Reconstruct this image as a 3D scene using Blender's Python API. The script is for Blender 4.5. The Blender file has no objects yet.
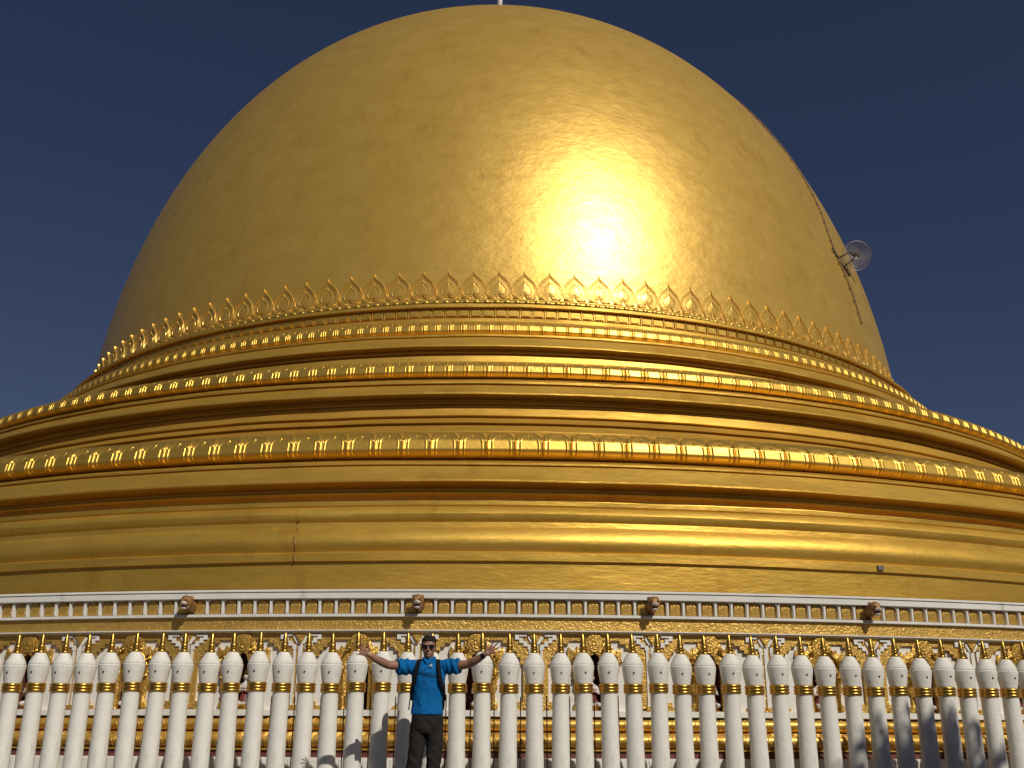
import bpy, bmesh, math, random
from mathutils import Vector, Matrix, noise
random.seed(7)
PI = math.pi
sin, cos, rad = math.sin, math.cos, math.radians
scene = bpy.context.scene
COL = scene.collection

# ------------------------------------------------------------------ helpers
def link(o, parent=None):
    COL.objects.link(o)
    if parent is not None:
        o.parent = parent
    return o

def tag(o, label=None, cat=None, group=None, kind=None):
    if label: o['label'] = label
    if cat: o['category'] = cat
    if group: o['group'] = group
    if kind: o['kind'] = kind
    return o

def empty(name, loc=(0, 0, 0), rz=0.0, parent=None):
    o = bpy.data.objects.new(name, None)
    o.empty_display_size = .1
    link(o, parent)
    o.location = loc
    o.rotation_euler = (0, 0, rz)
    return o

def to_obj(name, bm, mat, parent=None, smooth=35, loc=None):
    me = bpy.data.meshes.new(name)
    bm.normal_update()
    bm.to_mesh(me)
    bm.free()
    mats = mat if isinstance(mat, (list, tuple)) else [mat]
    for m in mats:
        me.materials.append(m)
    if smooth:
        me.shade_smooth()
        if smooth < 180:
            me.set_sharp_from_angle(angle=rad(smooth))
    o = bpy.data.objects.new(name, me)
    link(o, parent)
    if loc is not None:
        o.location = loc
    return o

def copy_obj(o, parent=None):
    c = o.copy()
    COL.objects.link(c)
    c.parent = parent
    return c

def copy_tree(o, parent=None):
    c = copy_obj(o, parent)
    for ch in [x for x in bpy.data.objects if x.parent == o]:
        copy_tree(ch, c)
    return c

def face(bm, vs, mi=0):
    try:
        f = bm.faces.new(vs)
        f.material_index = mi
        return f
    except ValueError:
        return None

def lathe(bm, prof, n=24, cx=0, cy=0, cap0=True, cap1=True, a0=0.0, a1=None, mi=0):
    """surface of revolution; prof = (radius, z) bottom to top; azimuth 0 points to -Y and grows to +X"""
    full = a1 is None
    if full: a1 = a0 + 2 * PI
    m = n if full else n + 1
    rows = []
    for r, z in prof:
        row = []
        for i in range(m):
            a = a0 + (a1 - a0) * i / n
            row.append(bm.verts.new((cx + r * sin(a), cy - r * cos(a), z)))
        rows.append(row)
    for j in range(len(rows) - 1):
        A, B = rows[j], rows[j + 1]
        for i in range(n):
            k = (i + 1) % m
            face(bm, (A[i], A[k], B[k], B[i]), mi)
    if full and cap0 and prof[0][0] > 1e-4: face(bm, list(reversed(rows[0])), mi)
    if full and cap1 and prof[-1][0] > 1e-4: face(bm, rows[-1], mi)
    return rows

def box(bm, x0, x1, y0, y1, z0, z1, mi=0, M=None):
    c = [(x0, y0, z0), (x1, y0, z0), (x1, y1, z0), (x0, y1, z0), (x0, y0, z1), (x1, y0, z1), (x1, y1, z1), (x0, y1, z1)]
    v = [bm.verts.new(M @ Vector(p) if M else p) for p in c]
    for q in ((3, 2, 1, 0), (4, 5, 6, 7), (0, 1, 5, 4), (1, 2, 6, 5), (2, 3, 7, 6), (3, 0, 4, 7)):
        face(bm, [v[i] for i in q], mi)

def prism(bm, pts, y0, y1, mi=0, bevel=0.0):
    """outline pts (x,z) counterclockwise seen from -Y, front at y0 (nearer -Y), back at y1"""
    n = len(pts)
    if bevel:
        cxm = sum(p[0] for p in pts) / n; czm = sum(p[1] for p in pts) / n
        fr = [bm.verts.new((cxm + (x - cxm) * (1 - bevel), y0, czm + (z - czm) * (1 - bevel))) for x, z in pts]
        mid = [bm.verts.new((x, y0 + .3 * (y1 - y0), z)) for x, z in pts]
    else:
        fr = [bm.verts.new((x, y0, z)) for x, z in pts]
        mid = fr
    bk = [bm.verts.new((x, y1, z)) for x, z in pts]
    f = bm.faces.new(fr); f.material_index = mi
    for i in range(n):
        k = (i + 1) % n
        if bevel: face(bm, (fr[k], fr[i], mid[i], mid[k]), mi)
        face(bm, (mid[k], mid[i], bk[i], bk[k]), mi)
    face(bm, list(reversed(bk)), mi)

def tube(bm, pts, r, n=8, mi=0, cap=True):
    """tube through 3D points; r a number or list"""
    pts = [Vector(p) for p in pts]
    rs = r if isinstance(r, (list, tuple)) else [r] * len(pts)
    rows = []
    up = Vector((0, 0, 1))
    for i, p in enumerate(pts):
        d = (pts[min(i + 1, len(pts) - 1)] - pts[max(i - 1, 0)]).normalized()
        u = up if abs(d.dot(up)) < .95 else Vector((1, 0, 0))
        a = d.cross(u).normalized(); b = a.cross(d).normalized()
        rows.append([bm.verts.new(p + (a * cos(2 * PI * k / n) + b * sin(2 * PI * k / n)) * rs[i]) for k in range(n)])
    for j in range(len(rows) - 1):
        for k in range(n):
            q = (k + 1) % n
            face(bm, (rows[j][k], rows[j][q], rows[j + 1][q], rows[j + 1][k]), mi)
    if cap:
        face(bm, list(reversed(rows[0])), mi); face(bm, rows[-1], mi)

def ball(bm, c, r, sub=2, sc=(1, 1, 1), rot=None):
    M = Matrix.Translation(Vector(c))
    if rot is not None: M = M @ rot
    M = M @ Matrix.Diagonal((sc[0] * r, sc[1] * r, sc[2] * r, 1))
    bmesh.ops.create_icosphere(bm, subdivisions=sub, radius=1, matrix=M)

def chain(bm, pts, n=14):
    """tapering capsule chain: pts = (x,y,z,r)"""
    for p in pts:
        ball(bm, p[:3], p[3], 2)
    for a, b in zip(pts, pts[1:]):
        tube(bm, [a[:3], b[:3]], [a[3], b[3]], n)

def loft(bm, rings, n=32):
    """rings: (z, cx, cy, rx, ry_front, ry_back[, power])"""
    rows = []
    for R in rings:
        z, cx, cy, rx, rf, rb = R[:6]; pw = R[6] if len(R) > 6 else 2.0
        row = []
        for i in range(n):
            a = 2 * PI * i / n
            s, c = sin(a), cos(a)
            k = (abs(s) ** pw + abs(c) ** pw) ** (-1 / pw)
            x = rx * s * k
            y = -(rf if c > 0 else rb) * c * k
            row.append(bm.verts.new((cx + x, cy + y, z)))
        rows.append(row)
    for A, B in zip(rows, rows[1:]):
        for i in range(n):
            k = (i + 1) % n
            face(bm, (A[i], A[k], B[k], B[i]))
    face(bm, list(reversed(rows[0]))); face(bm, rows[-1])

def remeshed(name, bm, mat, parent, voxel=.006, smooth_it=4, fac=.6):
    """union of overlapping closed solids into one continuous skin"""
    me = bpy.data.meshes.new(name + '_src'); bm.to_mesh(me); bm.free()
    t = bpy.data.objects.new(name + '_src', me); COL.objects.link(t)
    m = t.modifiers.new('r', 'REMESH'); m.mode = 'VOXEL'; m.voxel_size = voxel; m.adaptivity = 0
    s = t.modifiers.new('s', 'SMOOTH'); s.iterations = smooth_it; s.factor = fac
    dg = bpy.context.evaluated_depsgraph_get()
    out = bpy.data.meshes.new_from_object(t.evaluated_get(dg))
    out.name = name
    bpy.data.objects.remove(t)
    out.materials.clear(); out.materials.append(mat)
    out.shade_smooth()
    o = bpy.data.objects.new(name, out)
    link(o, parent)
    return o

# ------------------------------------------------------------------ materials
def new_mat(name):
    m = bpy.data.materials.new(name); m.use_nodes = True
    nt = m.node_tree
    return m, nt, nt.nodes, nt.links, nt.nodes['Principled BSDF']

def mk_noise(N, L, coord, scale, detail=4, rough=.55, stretch=None, dist=0.0):
    t = N.new('ShaderNodeTexNoise')
    t.inputs['Scale'].default_value = scale
    t.inputs['Detail'].default_value = detail
    t.inputs['Roughness'].default_value = rough
    t.inputs['Distortion'].default_value = dist
    if stretch:
        mp = N.new('ShaderNodeMapping'); mp.inputs['Scale'].default_value = stretch
        L.new(coord, mp.inputs['Vector']); L.new(mp.outputs[0], t.inputs['Vector'])
    else:
        L.new(coord, t.inputs['Vector'])
    return t.outputs['Fac']

def ramp(N, L, fac, stops):
    r = N.new('ShaderNodeValToRGB')
    e = r.color_ramp.elements
    e[0].position, e[0].color = stops[0][0], (*stops[0][1], 1)
    e[1].position, e[1].color = stops[-1][0], (*stops[-1][1], 1)
    for p, c in stops[1:-1]:
        k = e.new(p); k.color = (*c, 1)
    L.new(fac, r.inputs['Fac'])
    return r.outputs['Color']

def mapr(N, L, v, a, b, c, d):
    m = N.new('ShaderNodeMapRange')
    for k, x in zip(('From Min', 'From Max', 'To Min', 'To Max'), (a, b, c, d)):
        m.inputs[k].default_value = x
    L.new(v, m.inputs['Value'])
    return m.outputs['Result']

def bump(N, L, h, strength, dist, prev=None):
    b = N.new('ShaderNodeBump')
    b.inputs['Strength'].default_value = strength
    b.inputs['Distance'].default_value = dist
    L.new(h, b.inputs['Height'])
    if prev is not None: L.new(prev, b.inputs['Normal'])
    return b.outputs['Normal']

def gold(name, c1, c2, r0, r1, metal=1.0, big=(.5, .03), fine=(6, .004), stretch=(1, 1, 3), relief=None, cscale=.8):
    m, nt, N, L, P = new_mat(name)
    co = N.new('ShaderNodeTexCoord').outputs['Object']
    n1 = mk_noise(N, L, co, cscale, 5, .6, stretch)
    base = ramp(N, L, n1, [(.3, c1), (.7, c2)])
    ns = mk_noise(N, L, co, 1.3, 7, .72, (1, 1, .35))
    mx = N.new('ShaderNodeMix'); mx.data_type = 'RGBA'; mx.blend_type = 'MULTIPLY'; mx.inputs['Factor'].default_value = 1
    L.new(base, mx.inputs[6]); L.new(ramp(N, L, ns, [(.30, (.86, .80, .72)), (.44, (1, 1, 1)), (1, (1, 1, 1))]), mx.inputs[7])
    L.new(mx.outputs[2], P.inputs['Base Color'])
    n2 = mk_noise(N, L, co, cscale * 2.3, 5, .65, stretch)
    L.new(mapr(N, L, n2, .3, .7, r0, r1), P.inputs['Roughness'])
    P.inputs['Metallic'].default_value = metal
    nb = mk_noise(N, L, co, big[0], 3, .5, stretch)
    nrm = bump(N, L, nb, 1.0, big[1])
    nf = mk_noise(N, L, co, fine[0], 4, .6, stretch)
    nrm = bump(N, L, nf, 1.0, fine[1], nrm)
    if relief:
        v = N.new('ShaderNodeTexVoronoi'); v.feature = 'SMOOTH_F1'
        v.inputs['Scale'].default_value = relief[0]
        mp = N.new('ShaderNodeMapping'); L.new(co, mp.inputs['Vector'])
        dn = N.new('ShaderNodeVectorMath'); dn.operation = 'MULTIPLY_ADD'
        nn = N.new('ShaderNodeTexNoise'); nn.inputs['Scale'].default_value = relief[0] * .6
        L.new(mp.outputs[0], nn.inputs['Vector'])
        L.new(nn.outputs['Color'], dn.inputs[0]); dn.inputs[1].default_value = (.12, .12, .12); L.new(mp.outputs[0], dn.inputs[2])
        L.new(dn.outputs[0], v.inputs['Vector'])
        nrm = bump(N, L, v.outputs['Distance'], 1.0, relief[1], nrm)
    L.new(nrm, P.inputs['Normal'])
    return m

M_dome = gold('gilded_dome', (.67, .41, .075), (.75, .475, .10), .34, .40, .54, big=(.8, .016), fine=(3.4, .009), stretch=(1, 1, 1.5), cscale=.9)
M_tier = gold('gilded_terrace', (.61, .368, .055), (.71, .44, .078), .43, .52, .72, big=(.4, .022), fine=(4, .006), stretch=(1, 1, 4), cscale=.5)
M_lotus = gold('gilded_moulding', (.61, .37, .06), (.71, .44, .08), .36, .46, .78, big=(2, .01), fine=(12, .003), stretch=(1, 1, 1))
M_relief = gold('gilded_relief', (.58, .36, .08), (.70, .44, .11), .38, .5, .62, big=(3, .006), fine=(30, .003), stretch=(1, 1, 1), relief=(34, .008), cscale=4)
M_panel = gold('gilded_panel', (.62, .37, .07), (.74, .45, .095), .36, .46, .55, big=(5, .006), fine=(30, .002), stretch=(1, 1, 1), cscale=4)
M_flame = gold('gilded_carving', (.58, .35, .07), (.70, .43, .10), .36, .46, .65, big=(5, .02), fine=(25, .003), stretch=(1, 1, 1), relief=(30, .010), cscale=4)
M_postgold = gold('gold_paint', (.56, .34, .07), (.66, .41, .09), .28, .40, 1.0, big=(8, .003), fine=(60, .0006), stretch=(1, 1, 1), cscale=8)

def white_paint(name, a, b, grime, scale=4.0, rough=.75, bmp=.004, gr0=.62, gr1=.8, vert=.35):
    m, nt, N, L, P = new_mat(name)
    co = N.new('ShaderNodeTexCoord').outputs['Object']
    n1 = mk_noise(N, L, co, scale, 6, .6)
    c = ramp(N, L, n1, [(.3, a), (.7, b)])
    n2 = mk_noise(N, L, co, scale * 1.7, 6, .7, (1, 1, vert))
    mx = N.new('ShaderNodeMix'); mx.data_type = 'RGBA'
    L.new(mapr(N, L, n2, gr0, gr1, 0, 1), mx.inputs['Factor'])
    L.new(c, mx.inputs[6]); mx.inputs[7].default_value = (*grime, 1)
    L.new(mx.outputs[2], P.inputs['Base Color'])
    P.inputs['Roughness'].default_value = rough
    nb = mk_noise(N, L, co, scale * 4, 5, .6)
    nrm = bump(N, L, nb, .8, bmp)
    nf = mk_noise(N, L, co, scale * 16, 3, .6)
    L.new(bump(N, L, nf, .6, bmp * .3, nrm), P.inputs['Normal'])
    return m

M_post = white_paint('white_post_paint', (.71, .68, .605), (.80, .77, .695), (.40, .36, .29), 5, .7, .006, .54, .82, .18)
M_wall = white_paint('white_wall_paint', (.70, .68, .62), (.78, .76, .70), (.45, .42, .36), 3, .75, .004)
M_cornice = white_paint('white_cornice_paint', (.66, .64, .58), (.76, .74, .68), (.35, .32, .27), 2, .75, .004, .58, .8)

def plain(name, c, rough=.6, metal=0.0, spec=.5, bs=None, bd=.002):
    m, nt, N, L, P = new_mat(name)
    P.inputs['Roughness'].default_value = rough
    P.inputs['Metallic'].default_value = metal
    P.inputs['Specular IOR Level'].default_value = spec
    co = N.new('ShaderNodeTexCoord').outputs['Object']
    n1 = mk_noise(N, L, co, bs or 12, 4, .6)
    L.new(ramp(N, L, n1, [(.3, tuple(x * .88 for x in c)), (.7, tuple(min(1, x * 1.1) for x in c))]), P.inputs['Base Color'])
    L.new(bump(N, L, n1, .7, bd), P.inputs['Normal'])
    return m

M_deck = plain('dark_bounce_cut', (.17, .13, .08), .9, bs=2)  # kept dark so the added decks bounce little light upward
M_maroon = plain('maroon_paint', (.13, .035, .025), .7)
M_dark = plain('dark_recess_paint', (.13, .035, .025), .8)
M_rod = plain('rusty_steel', (.12, .085, .06), .6, .3)
M_iron = plain('dark_iron', (.05, .038, .03), .6, .4)
M_wire = plain('galvanised_wire', (.42, .38, .31), .5, .5)
M_cable = plain('weathered_cable', (.24, .15, .07), .7)
M_hole = plain('black_socket', (.012, .012, .012), .8)
M_plug = plain('corroded_plug', (.18, .17, .14), .6, .5)
M_headgold = plain('tan_gold_paint', (.30, .15, .045), .55, .3, bs=20)
M_headwhite = plain('white_trim_paint', (.6, .52, .46), .6, bs=20)
M_mouth = plain('mouth_paint', (.05, .01, .008), .7)
M_statue = plain('statue_white_paint', (.62, .58, .53), .5, bs=20)
M_robe = plain('statue_maroon_paint', (.16, .03, .025), .55, bs=20)
M_skin = plain('skin', (.30, .15, .095), .5, bs=30, bd=.001)
M_hair = plain('dark_hair', (.022, .014, .010), .7, 0, .2, bs=90, bd=.002)
M_shirt = plain('blue_fabric', (.003, .12, .34), .85, 0, .15, bs=9, bd=.02)
M_trouser = plain('charcoal_fabric', (.022, .020, .018), .9, 0, .15, bs=8, bd=.02)
M_black = plain('black_webbing', (.008, .008, .009), .85, 0, .15, bs=40)
M_print = plain('dark_print', (.006, .03, .10), .7)
M_logo = plain('white_print', (.75, .77, .78), .6)
M_lens = plain('dark_lens', (.012, .006, .006), .12, 0, .8)
M_shoe = plain('brown_leather', (.07, .045, .03), .6)
M_leaf = plain('green_leaf', (.05, .09, .025), .6, bs=3)
M_bark = plain('tree_bark', (.10, .075, .05), .9, bs=6, bd=.02)

# plaza ground: pale tiles with joints, worn
def ground_mat(name, tile, a, b, joint):
    m, nt, N, L, P = new_mat(name)
    co = N.new('ShaderNodeTexCoord').outputs['Object']
    br = N.new('ShaderNodeTexBrick')
    L.new(co, br.inputs['Vector'])
    br.offset = 0; br.inputs['Scale'].default_value = 1
    br.inputs['Brick Width'].default_value = tile; br.inputs['Row Height'].default_value = tile
    br.inputs['Mortar Size'].default_value = .006
    br.inputs['Color1'].default_value = (*a, 1); br.inputs['Color2'].default_value = (*b, 1); br.inputs['Mortar'].default_value = (*joint, 1)
    n = mk_noise(N, L, co, .7, 6, .65)
    mx = N.new('ShaderNodeMix'); mx.data_type = 'RGBA'; mx.blend_type = 'MULTIPLY'; mx.inputs['Factor'].default_value = 1
    L.new(br.outputs['Color'], mx.inputs[6]); L.new(ramp(N, L, n, [(.3, (.75, .72, .68)), (.7, (1, 1, 1))]), mx.inputs[7])
    L.new(mx.outputs[2], P.inputs['Base Color']); P.inputs['Roughness'].default_value = .75
    return m
M_plaza = ground_mat('plaza_tiles', .4, (.125, .11, .095), (.15, .13, .11), (.07, .065, .055))
M_earth = plain('dry_earth', (.11, .09, .065), .95, bs=.05)

# ------------------------------------------------------------------ ground
AX = Vector((0, 42, 0))           # axis of the dome
bm = bmesh.new()
vs = [bm.verts.new(p) for p in ((-4000, -4000, -.02), (4000, -4000, -.02), (4000, 4000, -.02), (-4000, 4000, -.02))]
bm.faces.new(vs)
tag(to_obj('ground', bm, M_earth, smooth=0), kind='structure')
bm = bmesh.new()
lathe(bm, [(58, -.016), (58, 0.0), (27, 0.0)], 96, cap0=False, cap1=False)
o = to_obj('courtyard', bm, M_plaza, smooth=0, loc=AX); tag(o, kind='structure')

# ------------------------------------------------------------------ the pagoda
pag = empty('pagoda', AX)
tag(pag, 'huge golden dome on stepped golden terraces above an ornate white and gold niche wall', 'pagoda')

DZ, DR, DH = 9.28, 16.26, 21.56     # dome: centre height, horizontal and vertical radius
EXPO = 2.17
def dome_r(z):
    t = min(1.0, abs((z - DZ) / DH))
    return DR * (1 - t ** EXPO) ** (1 / EXPO)
bm = bmesh.new()
prof = [(16.3, 11.62), (16.28, 11.9)]
for i in range(0, 97):
    a = (PI / 2) * i / 96
    z = DZ + DH * sin(a)
    if z < 11.95: continue
    prof.append((max(dome_r(z), .001), z))
lathe(bm, prof, 256, cap0=False)
to_obj('dome', bm, M_dome, pag, smooth=180)
bm = bmesh.new()
zt = DZ + DH
lathe(bm, [(.9, zt - .1), (.9, zt + .1), (.6, zt + .3), (.7, zt + .5), (.5, zt + .7), (.58, zt + .9), (.4, zt + 1.1), (.45, zt + 1.3), (.28, zt + 1.7), (.2, zt + 2.6), (.12, zt + 3.6), (.09, zt + 4.2), (.13, zt + 4.4), (.14, zt + 4.9), (.08, zt + 5.2), (.001, zt + 5.5)], 20)
to_obj('dome_finial', bm, M_statue, pag)

LOW = [(24.75, 2.55), (24.75, 3.55), (24.80, 3.565), (24.80, 3.70), (24.765, 3.725), (24.785, 3.775), (24.81, 3.83), (24.82, 3.896), (24.80, 3.98), (24.75, 4.07), (24.70, 4.135), (24.67, 4.16), (24.66, 4.25), (24.68, 4.275), (24.705, 4.32), (24.71, 4.39), (24.67, 4.47), (24.60, 4.53), (24.62, 4.555), (24.62, 4.629), (24.38, 4.65), (24.35, 4.77), (24.42, 4.785), (24.43, 4.82), (24.33, 4.85), (24.35, 4.90), (24.41, 4.935), (24.54, 4.952), (24.62, 4.955), (24.66, 4.965), (24.66, 4.998), (24.58, 5.03), (24.44, 5.2), (24.34, 5.33), (24.38, 5.34), (24.38, 5.375), (24.26, 5.42), (24.1, 5.49), (23.8, 5.51), (23.6, 6.04), (23.3, 6.06)]
MID = [(23.3, 6.06), (21.25, 6.352), (21.25, 6.876), (21.05, 7.08), (21.14, 7.091), (20.96, 7.26), (21.04, 7.284), (20.94, 7.485), (20.74, 7.549), (20.74, 7.606), (20.8, 7.614), (20.8, 7.657), (20.74, 7.691), (20.76, 7.718), (20.9, 7.723), (21.14, 7.714), (21.2, 7.717), (21.2, 7.751), (21.1, 7.792), (20.9, 8.034), (20.96, 8.042), (20.96, 8.093), (20.8, 8.149), (20.7, 8.226), (20.4, 8.251), (20.2, 8.69), (20.0, 8.71)]
UPP = [(20.0, 8.71), (18.15, 9.339), (18.03, 9.774), (17.83, 9.832), (17.83, 9.871), (17.9, 9.89), (17.9, 9.933), (17.83, 9.96), (17.85, 9.984), (18.05, 9.992), (18.15, 9.993), (18.15, 10.026), (18.05, 10.073), (17.85, 10.352), (17.89, 10.37), (17.89, 10.42), (17.65, 10.491), (17.45, 10.512), (16.99, 11.073), (17.11, 11.083), (17.11, 11.182), (16.99, 11.212), (16.81, 11.242), (16.81, 11.562), (16.95, 11.581), (16.95, 11.661), (16.59, 11.721), (16.77, 11.725), (16.75, 11.755), (16.65, 11.804)]
def wobble(bm, ar, az_, fr=1.0):
    """hand built masonry is never a perfect sweep: push vertices a little in radius and height"""
    for v in bm.verts:
        R = math.hypot(v.co.x, v.co.y)
        if R < 1e-3: continue
        ux, uy = v.co.x / R, v.co.y / R
        n1 = noise.noise(Vector((ux * 9 * fr, uy * 9 * fr, v.co.z * 1.2))) + .5 * noise.noise(Vector((ux * 34 * fr, uy * 34 * fr, v.co.z * 4)))
        n2 = noise.noise(Vector((ux * 14 * fr + 9, uy * 14 * fr, v.co.z * 2.5)))
        v.co.x += ux * n1 * ar; v.co.y += uy * n1 * ar; v.co.z += n2 * az_

for nm, pr in (('lower_terrace', LOW), ('middle_terrace', MID), ('upper_terrace', UPP)):
    bm = bmesh.new()
    lathe(bm, pr, 540, cap0=False, cap1=False)
    wobble(bm, .018, .010)
    to_obj(nm, bm, M_tier, pag, smooth=28)

bm = bmesh.new()
A_ = rad(-7.9)
tube(bm, [((R_ + .012) * sin(A_ + .0007 * sin(i * 1.7)), -(R_ + .012) * cos(A_), z_) for i, (R_, z_) in enumerate(LOW[1:15])], .009, 5)
to_obj('plaster_seam', bm, M_headgold, pag, 60)
bm = bmesh.new()
box(bm, -.10, .02, -24.835, -24.78, 3.60, 3.68, 0, Matrix.Rotation(rad(16.2), 4, 'Z'))
to_obj('repair_patch', bm, M_plug, pag, 0)
bm = bmesh.new()  # unseen dark sheets added over the terrace tops, cutting bounce onto the undersides
lathe(bm, [(28.05, 2.652), (24.76, 2.70)], 360, cap0=False, cap1=False)
to_obj('bounce_cut_deck', bm, M_deck, pag)
bm = bmesh.new()
lathe(bm, [(23.5, 6.066), (21.27, 6.60)], 360, cap0=False, cap1=False)
to_obj('bounce_cut_deck', bm, M_deck, pag)
bm = bmesh.new()
lathe(bm, [(20.1, 8.715), (18.17, 9.335)], 360, cap0=False, cap1=False)
to_obj('bounce_cut_deck', bm, M_deck, pag)

# lotus mouldings: scalloped cushion pieces, each a petal of its band
CUSH = [(0, 0), (.05, .42), (.10, .67), (.16, .87), (.21, .97), (.26, 1.0), (.56, .85), (.66, .70), (.76, .46), (.88, .08), (1, -.35)]
def cushion(v):      # bulging profile, v 0..1 upward: a steep lower lip, a nearly upright face, a top that turns in
    for (a, b), (c, d) in zip(CUSH, CUSH[1:]):
        if v <= c:
            t = (v - a) / (c - a)
            return b + (d - b) * t
    return CUSH[-1][1]
def lotus_piece(R0, z0, R1, z1, dang, bulge, ridge):
    bm = bmesh.new()
    NU, NV = 40, 26
    g = []
    for j in range(NV + 1):
        v = j / NV
        row = []
        for i in range(NU + 1):
            u = -1 + 2 * i / NU
            if v < .38: d = abs(u) * 1.0
            else: d = (abs(u) ** 2.6 + ((v - .38) / .60) ** 2.6) ** (1 / 2.6)
            off = cushion(v) * bulge
            rr = 0.0
            for dc, w, h in ((.94, .032, 1.0), (.83, .024, .6), (.66, .028, .9)):
                rr += h * math.exp(-((d - dc) / w) ** 2)
            off += rr * ridge
            if d > 1.0: off -= ridge * 1.2 * min(1, (d - 1) / .05)
            if abs(u) < .05 and .60 < v < .74: off -= ridge * .9
            R = R0 + off
            a = dang / 2 * u
            row.append(bm.verts.new((R * sin(a), -R * cos(a), z0 + (z1 - z0) * v)))
        g.append(row)
    for j in range(NV):
        for i in range(NU):
            face(bm, (g[j][i], g[j][i + 1], g[j + 1][i + 1], g[j + 1][i]))
    return bm

def lotus_ring(nm, R0, z0, R1, z1, step, lim, bulge, ridge, phase=0.0, single=False):
    bm = bmesh.new()
    lathe(bm, [(R0 - .12, z0 - .01)] + [(R0 - .03 + bulge * .8 * cushion(q / 8), z0 + (z1 - z0) * q / 8) for q in range(9)] + [(R0 - bulge - .2, z1 + .01)], 360, cap0=False, cap1=False)
    band = to_obj(nm, bm, M_lotus, pag, smooth=40)
    n = int(lim / step)
    if single:
        me_b = lotus_piece(R0, z0, R1, z1, rad(step), bulge, ridge)
        me = bpy.data.meshes.new('x'); me_b.to_mesh(me); me_b.free()
        big = bmesh.new()
        for k in range(-n, n + 1):
            t = bmesh.new(); t.from_mesh(me); bmesh.ops.rotate(t, verts=t.verts, cent=(0, 0, 0), matrix=Matrix.Rotation(rad(k * step + phase), 3, 'Z'))
            tm = bpy.data.meshes.new('y'); t.to_mesh(tm); t.free(); big.from_mesh(tm); bpy.data.meshes.remove(tm)
        o = to_obj('lotus_petal', big, M_lotus, band, smooth=60); tag(o, kind='stuff')
        return band
    first = to_obj('lotus_petal', lotus_piece(R0, z0, R1, z1, rad(step), bulge, ridge), M_lotus, band, smooth=60)
    first.rotation_euler = (0, 0, rad(-n * step + phase))
    for k in range(-n + 1, n + 1):
        c = copy_obj(first, band); c.rotation_euler = (0, 0, rad(k * step + phase))
    return band
lotus_ring('lotus_band', 24.02, 5.50, 23.9, 6.075, 1.2, 58.5, .26, .022, .25)
lotus_ring('lotus_band', 20.590, 8.238, 20.2, 8.715, 1.21, 58.5, .24, .020, .1)
lotus_ring('lotus_band', 17.520, 10.494, 17.3, 10.947, 1.10, 75, .17, .014, 0, single=True)

# pearl and panel band just under the hearts
bm = bmesh.new()
lathe(bm, [(16.28, 11.925), (16.335, 11.93), (16.335, 12.045), (16.28, 12.05)], 360, cap0=False, cap1=False)
st = .98
for k in range(-78, 79):
    a = rad(k * st)
    M = Matrix.Rotation(a, 4, 'Z') @ Matrix.Translation((0, -16.33, 11.985)) @ Matrix.Diagonal((.088, .04, .062, 1))
    bmesh.ops.create_icosphere(bm, subdivisions=2, radius=1, matrix=M)
to_obj('pearl_band', bm, M_lotus, pag, smooth=180)
bm = bmesh.new()
for k in range(-70, 71):
    M = Matrix.Rotation(rad(k * 1.13 + .4), 4, 'Z') @ Matrix.Translation((0, -16.81, -0.036))
    box(bm, -.15, .15, -.05, 0, 11.36, 11.56, 0, M)
    box(bm, -.118, .118, -.075, -.05, 11.385, 11.535, 0, M)
    box(bm, -.168, -.152, -.08, 0, 11.33, 11.60, 0, M)
to_obj('panel_band', bm, M_lotus, pag, smooth=30)

# heart shaped petals standing on the dome's foot
def heart_outline():
    half = [(0, .11), (.03, .06), (.09, .010), (.17, 0), (.24, .015), (.30, .06), (.335, .13), (.35, .215), (.346, .31), (.325, .40), (.285, .48), (.235, .55), (.18, .61), (.12, .665), (.068, .71), (.033, .75), (.014, .79)]
    pts = [(x, z) for x, z in half] + [(0, .85)] + [(-x, z) for x, z in reversed(half[1:])]
    return pts
def heart_bm():
    bm = bmesh.new()
    base = heart_outline()
    rows = []
    levels = [(1.03, -.04), (1.02, .014), (1.0, .024), (.965, .024), (.945, .004), (.885, .004), (.865, .020), (.845, .020), (.825, .003), (.56, .006), (.54, .020), (.50, .020), (.47, .004), (.12, .016)]
    cz = .24
    for s, off in levels:
        row = []
        for x, z in base:
            X = x * s; Zl = cz + (z - cz) * s
            z3 = 12.17 + Zl
            lean = max(0, Zl - .40) ** 1.4 * .10
            R = dome_r(z3) + off + (lean if off > 0 else 0)
            a = X / 16.2
            row.append(bm.verts.new((R * sin(a), -R * cos(a), z3)))
        rows.append(row)
    n = len(base)
    for A, B in zip(rows, rows[1:]):
        for i in range(n):
            k = (i + 1) % n
            face(bm, (A[i], A[k], B[k], B[i]))
    face(bm, rows[-1])
    # two lobed calyx under the heart
    for s in (-1, 1):
        for q, (dx, dz, rr) in enumerate(((.17, .0, .15), (.15, -.055, .12))):
            M = Matrix.Rotation(s * dx / 16.2, 4, 'Z') @ Matrix.Translation((0, -dome_r(12.14) - .01, 12.165 + dz)) @ Matrix.Rotation(s * rad(-10), 4, 'Y') @ Matrix.Diagonal((rr, .045, .035, 1))
            bmesh.ops.create_icosphere(bm, subdivisions=2, radius=1, matrix=M)
    return bm
bm = bmesh.new()
lathe(bm, [(16.25, 12.03), (16.30, 12.05), (16.30, 12.09), (16.2, 12.12)], 360, cap0=False, cap1=False)
hb = to_obj('heart_band', bm, M_dome, pag, smooth=30)
h0 = to_obj('heart_petal', heart_bm(), M_dome, hb, smooth=50)
h0.rotation_euler = (0, 0, rad(.2 - 2.5 * 29))
for k in range(-28, 30):
    c = copy_obj(h0, hb); c.rotation_euler = (0, 0, rad(.2 + 2.5 * k))

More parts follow.
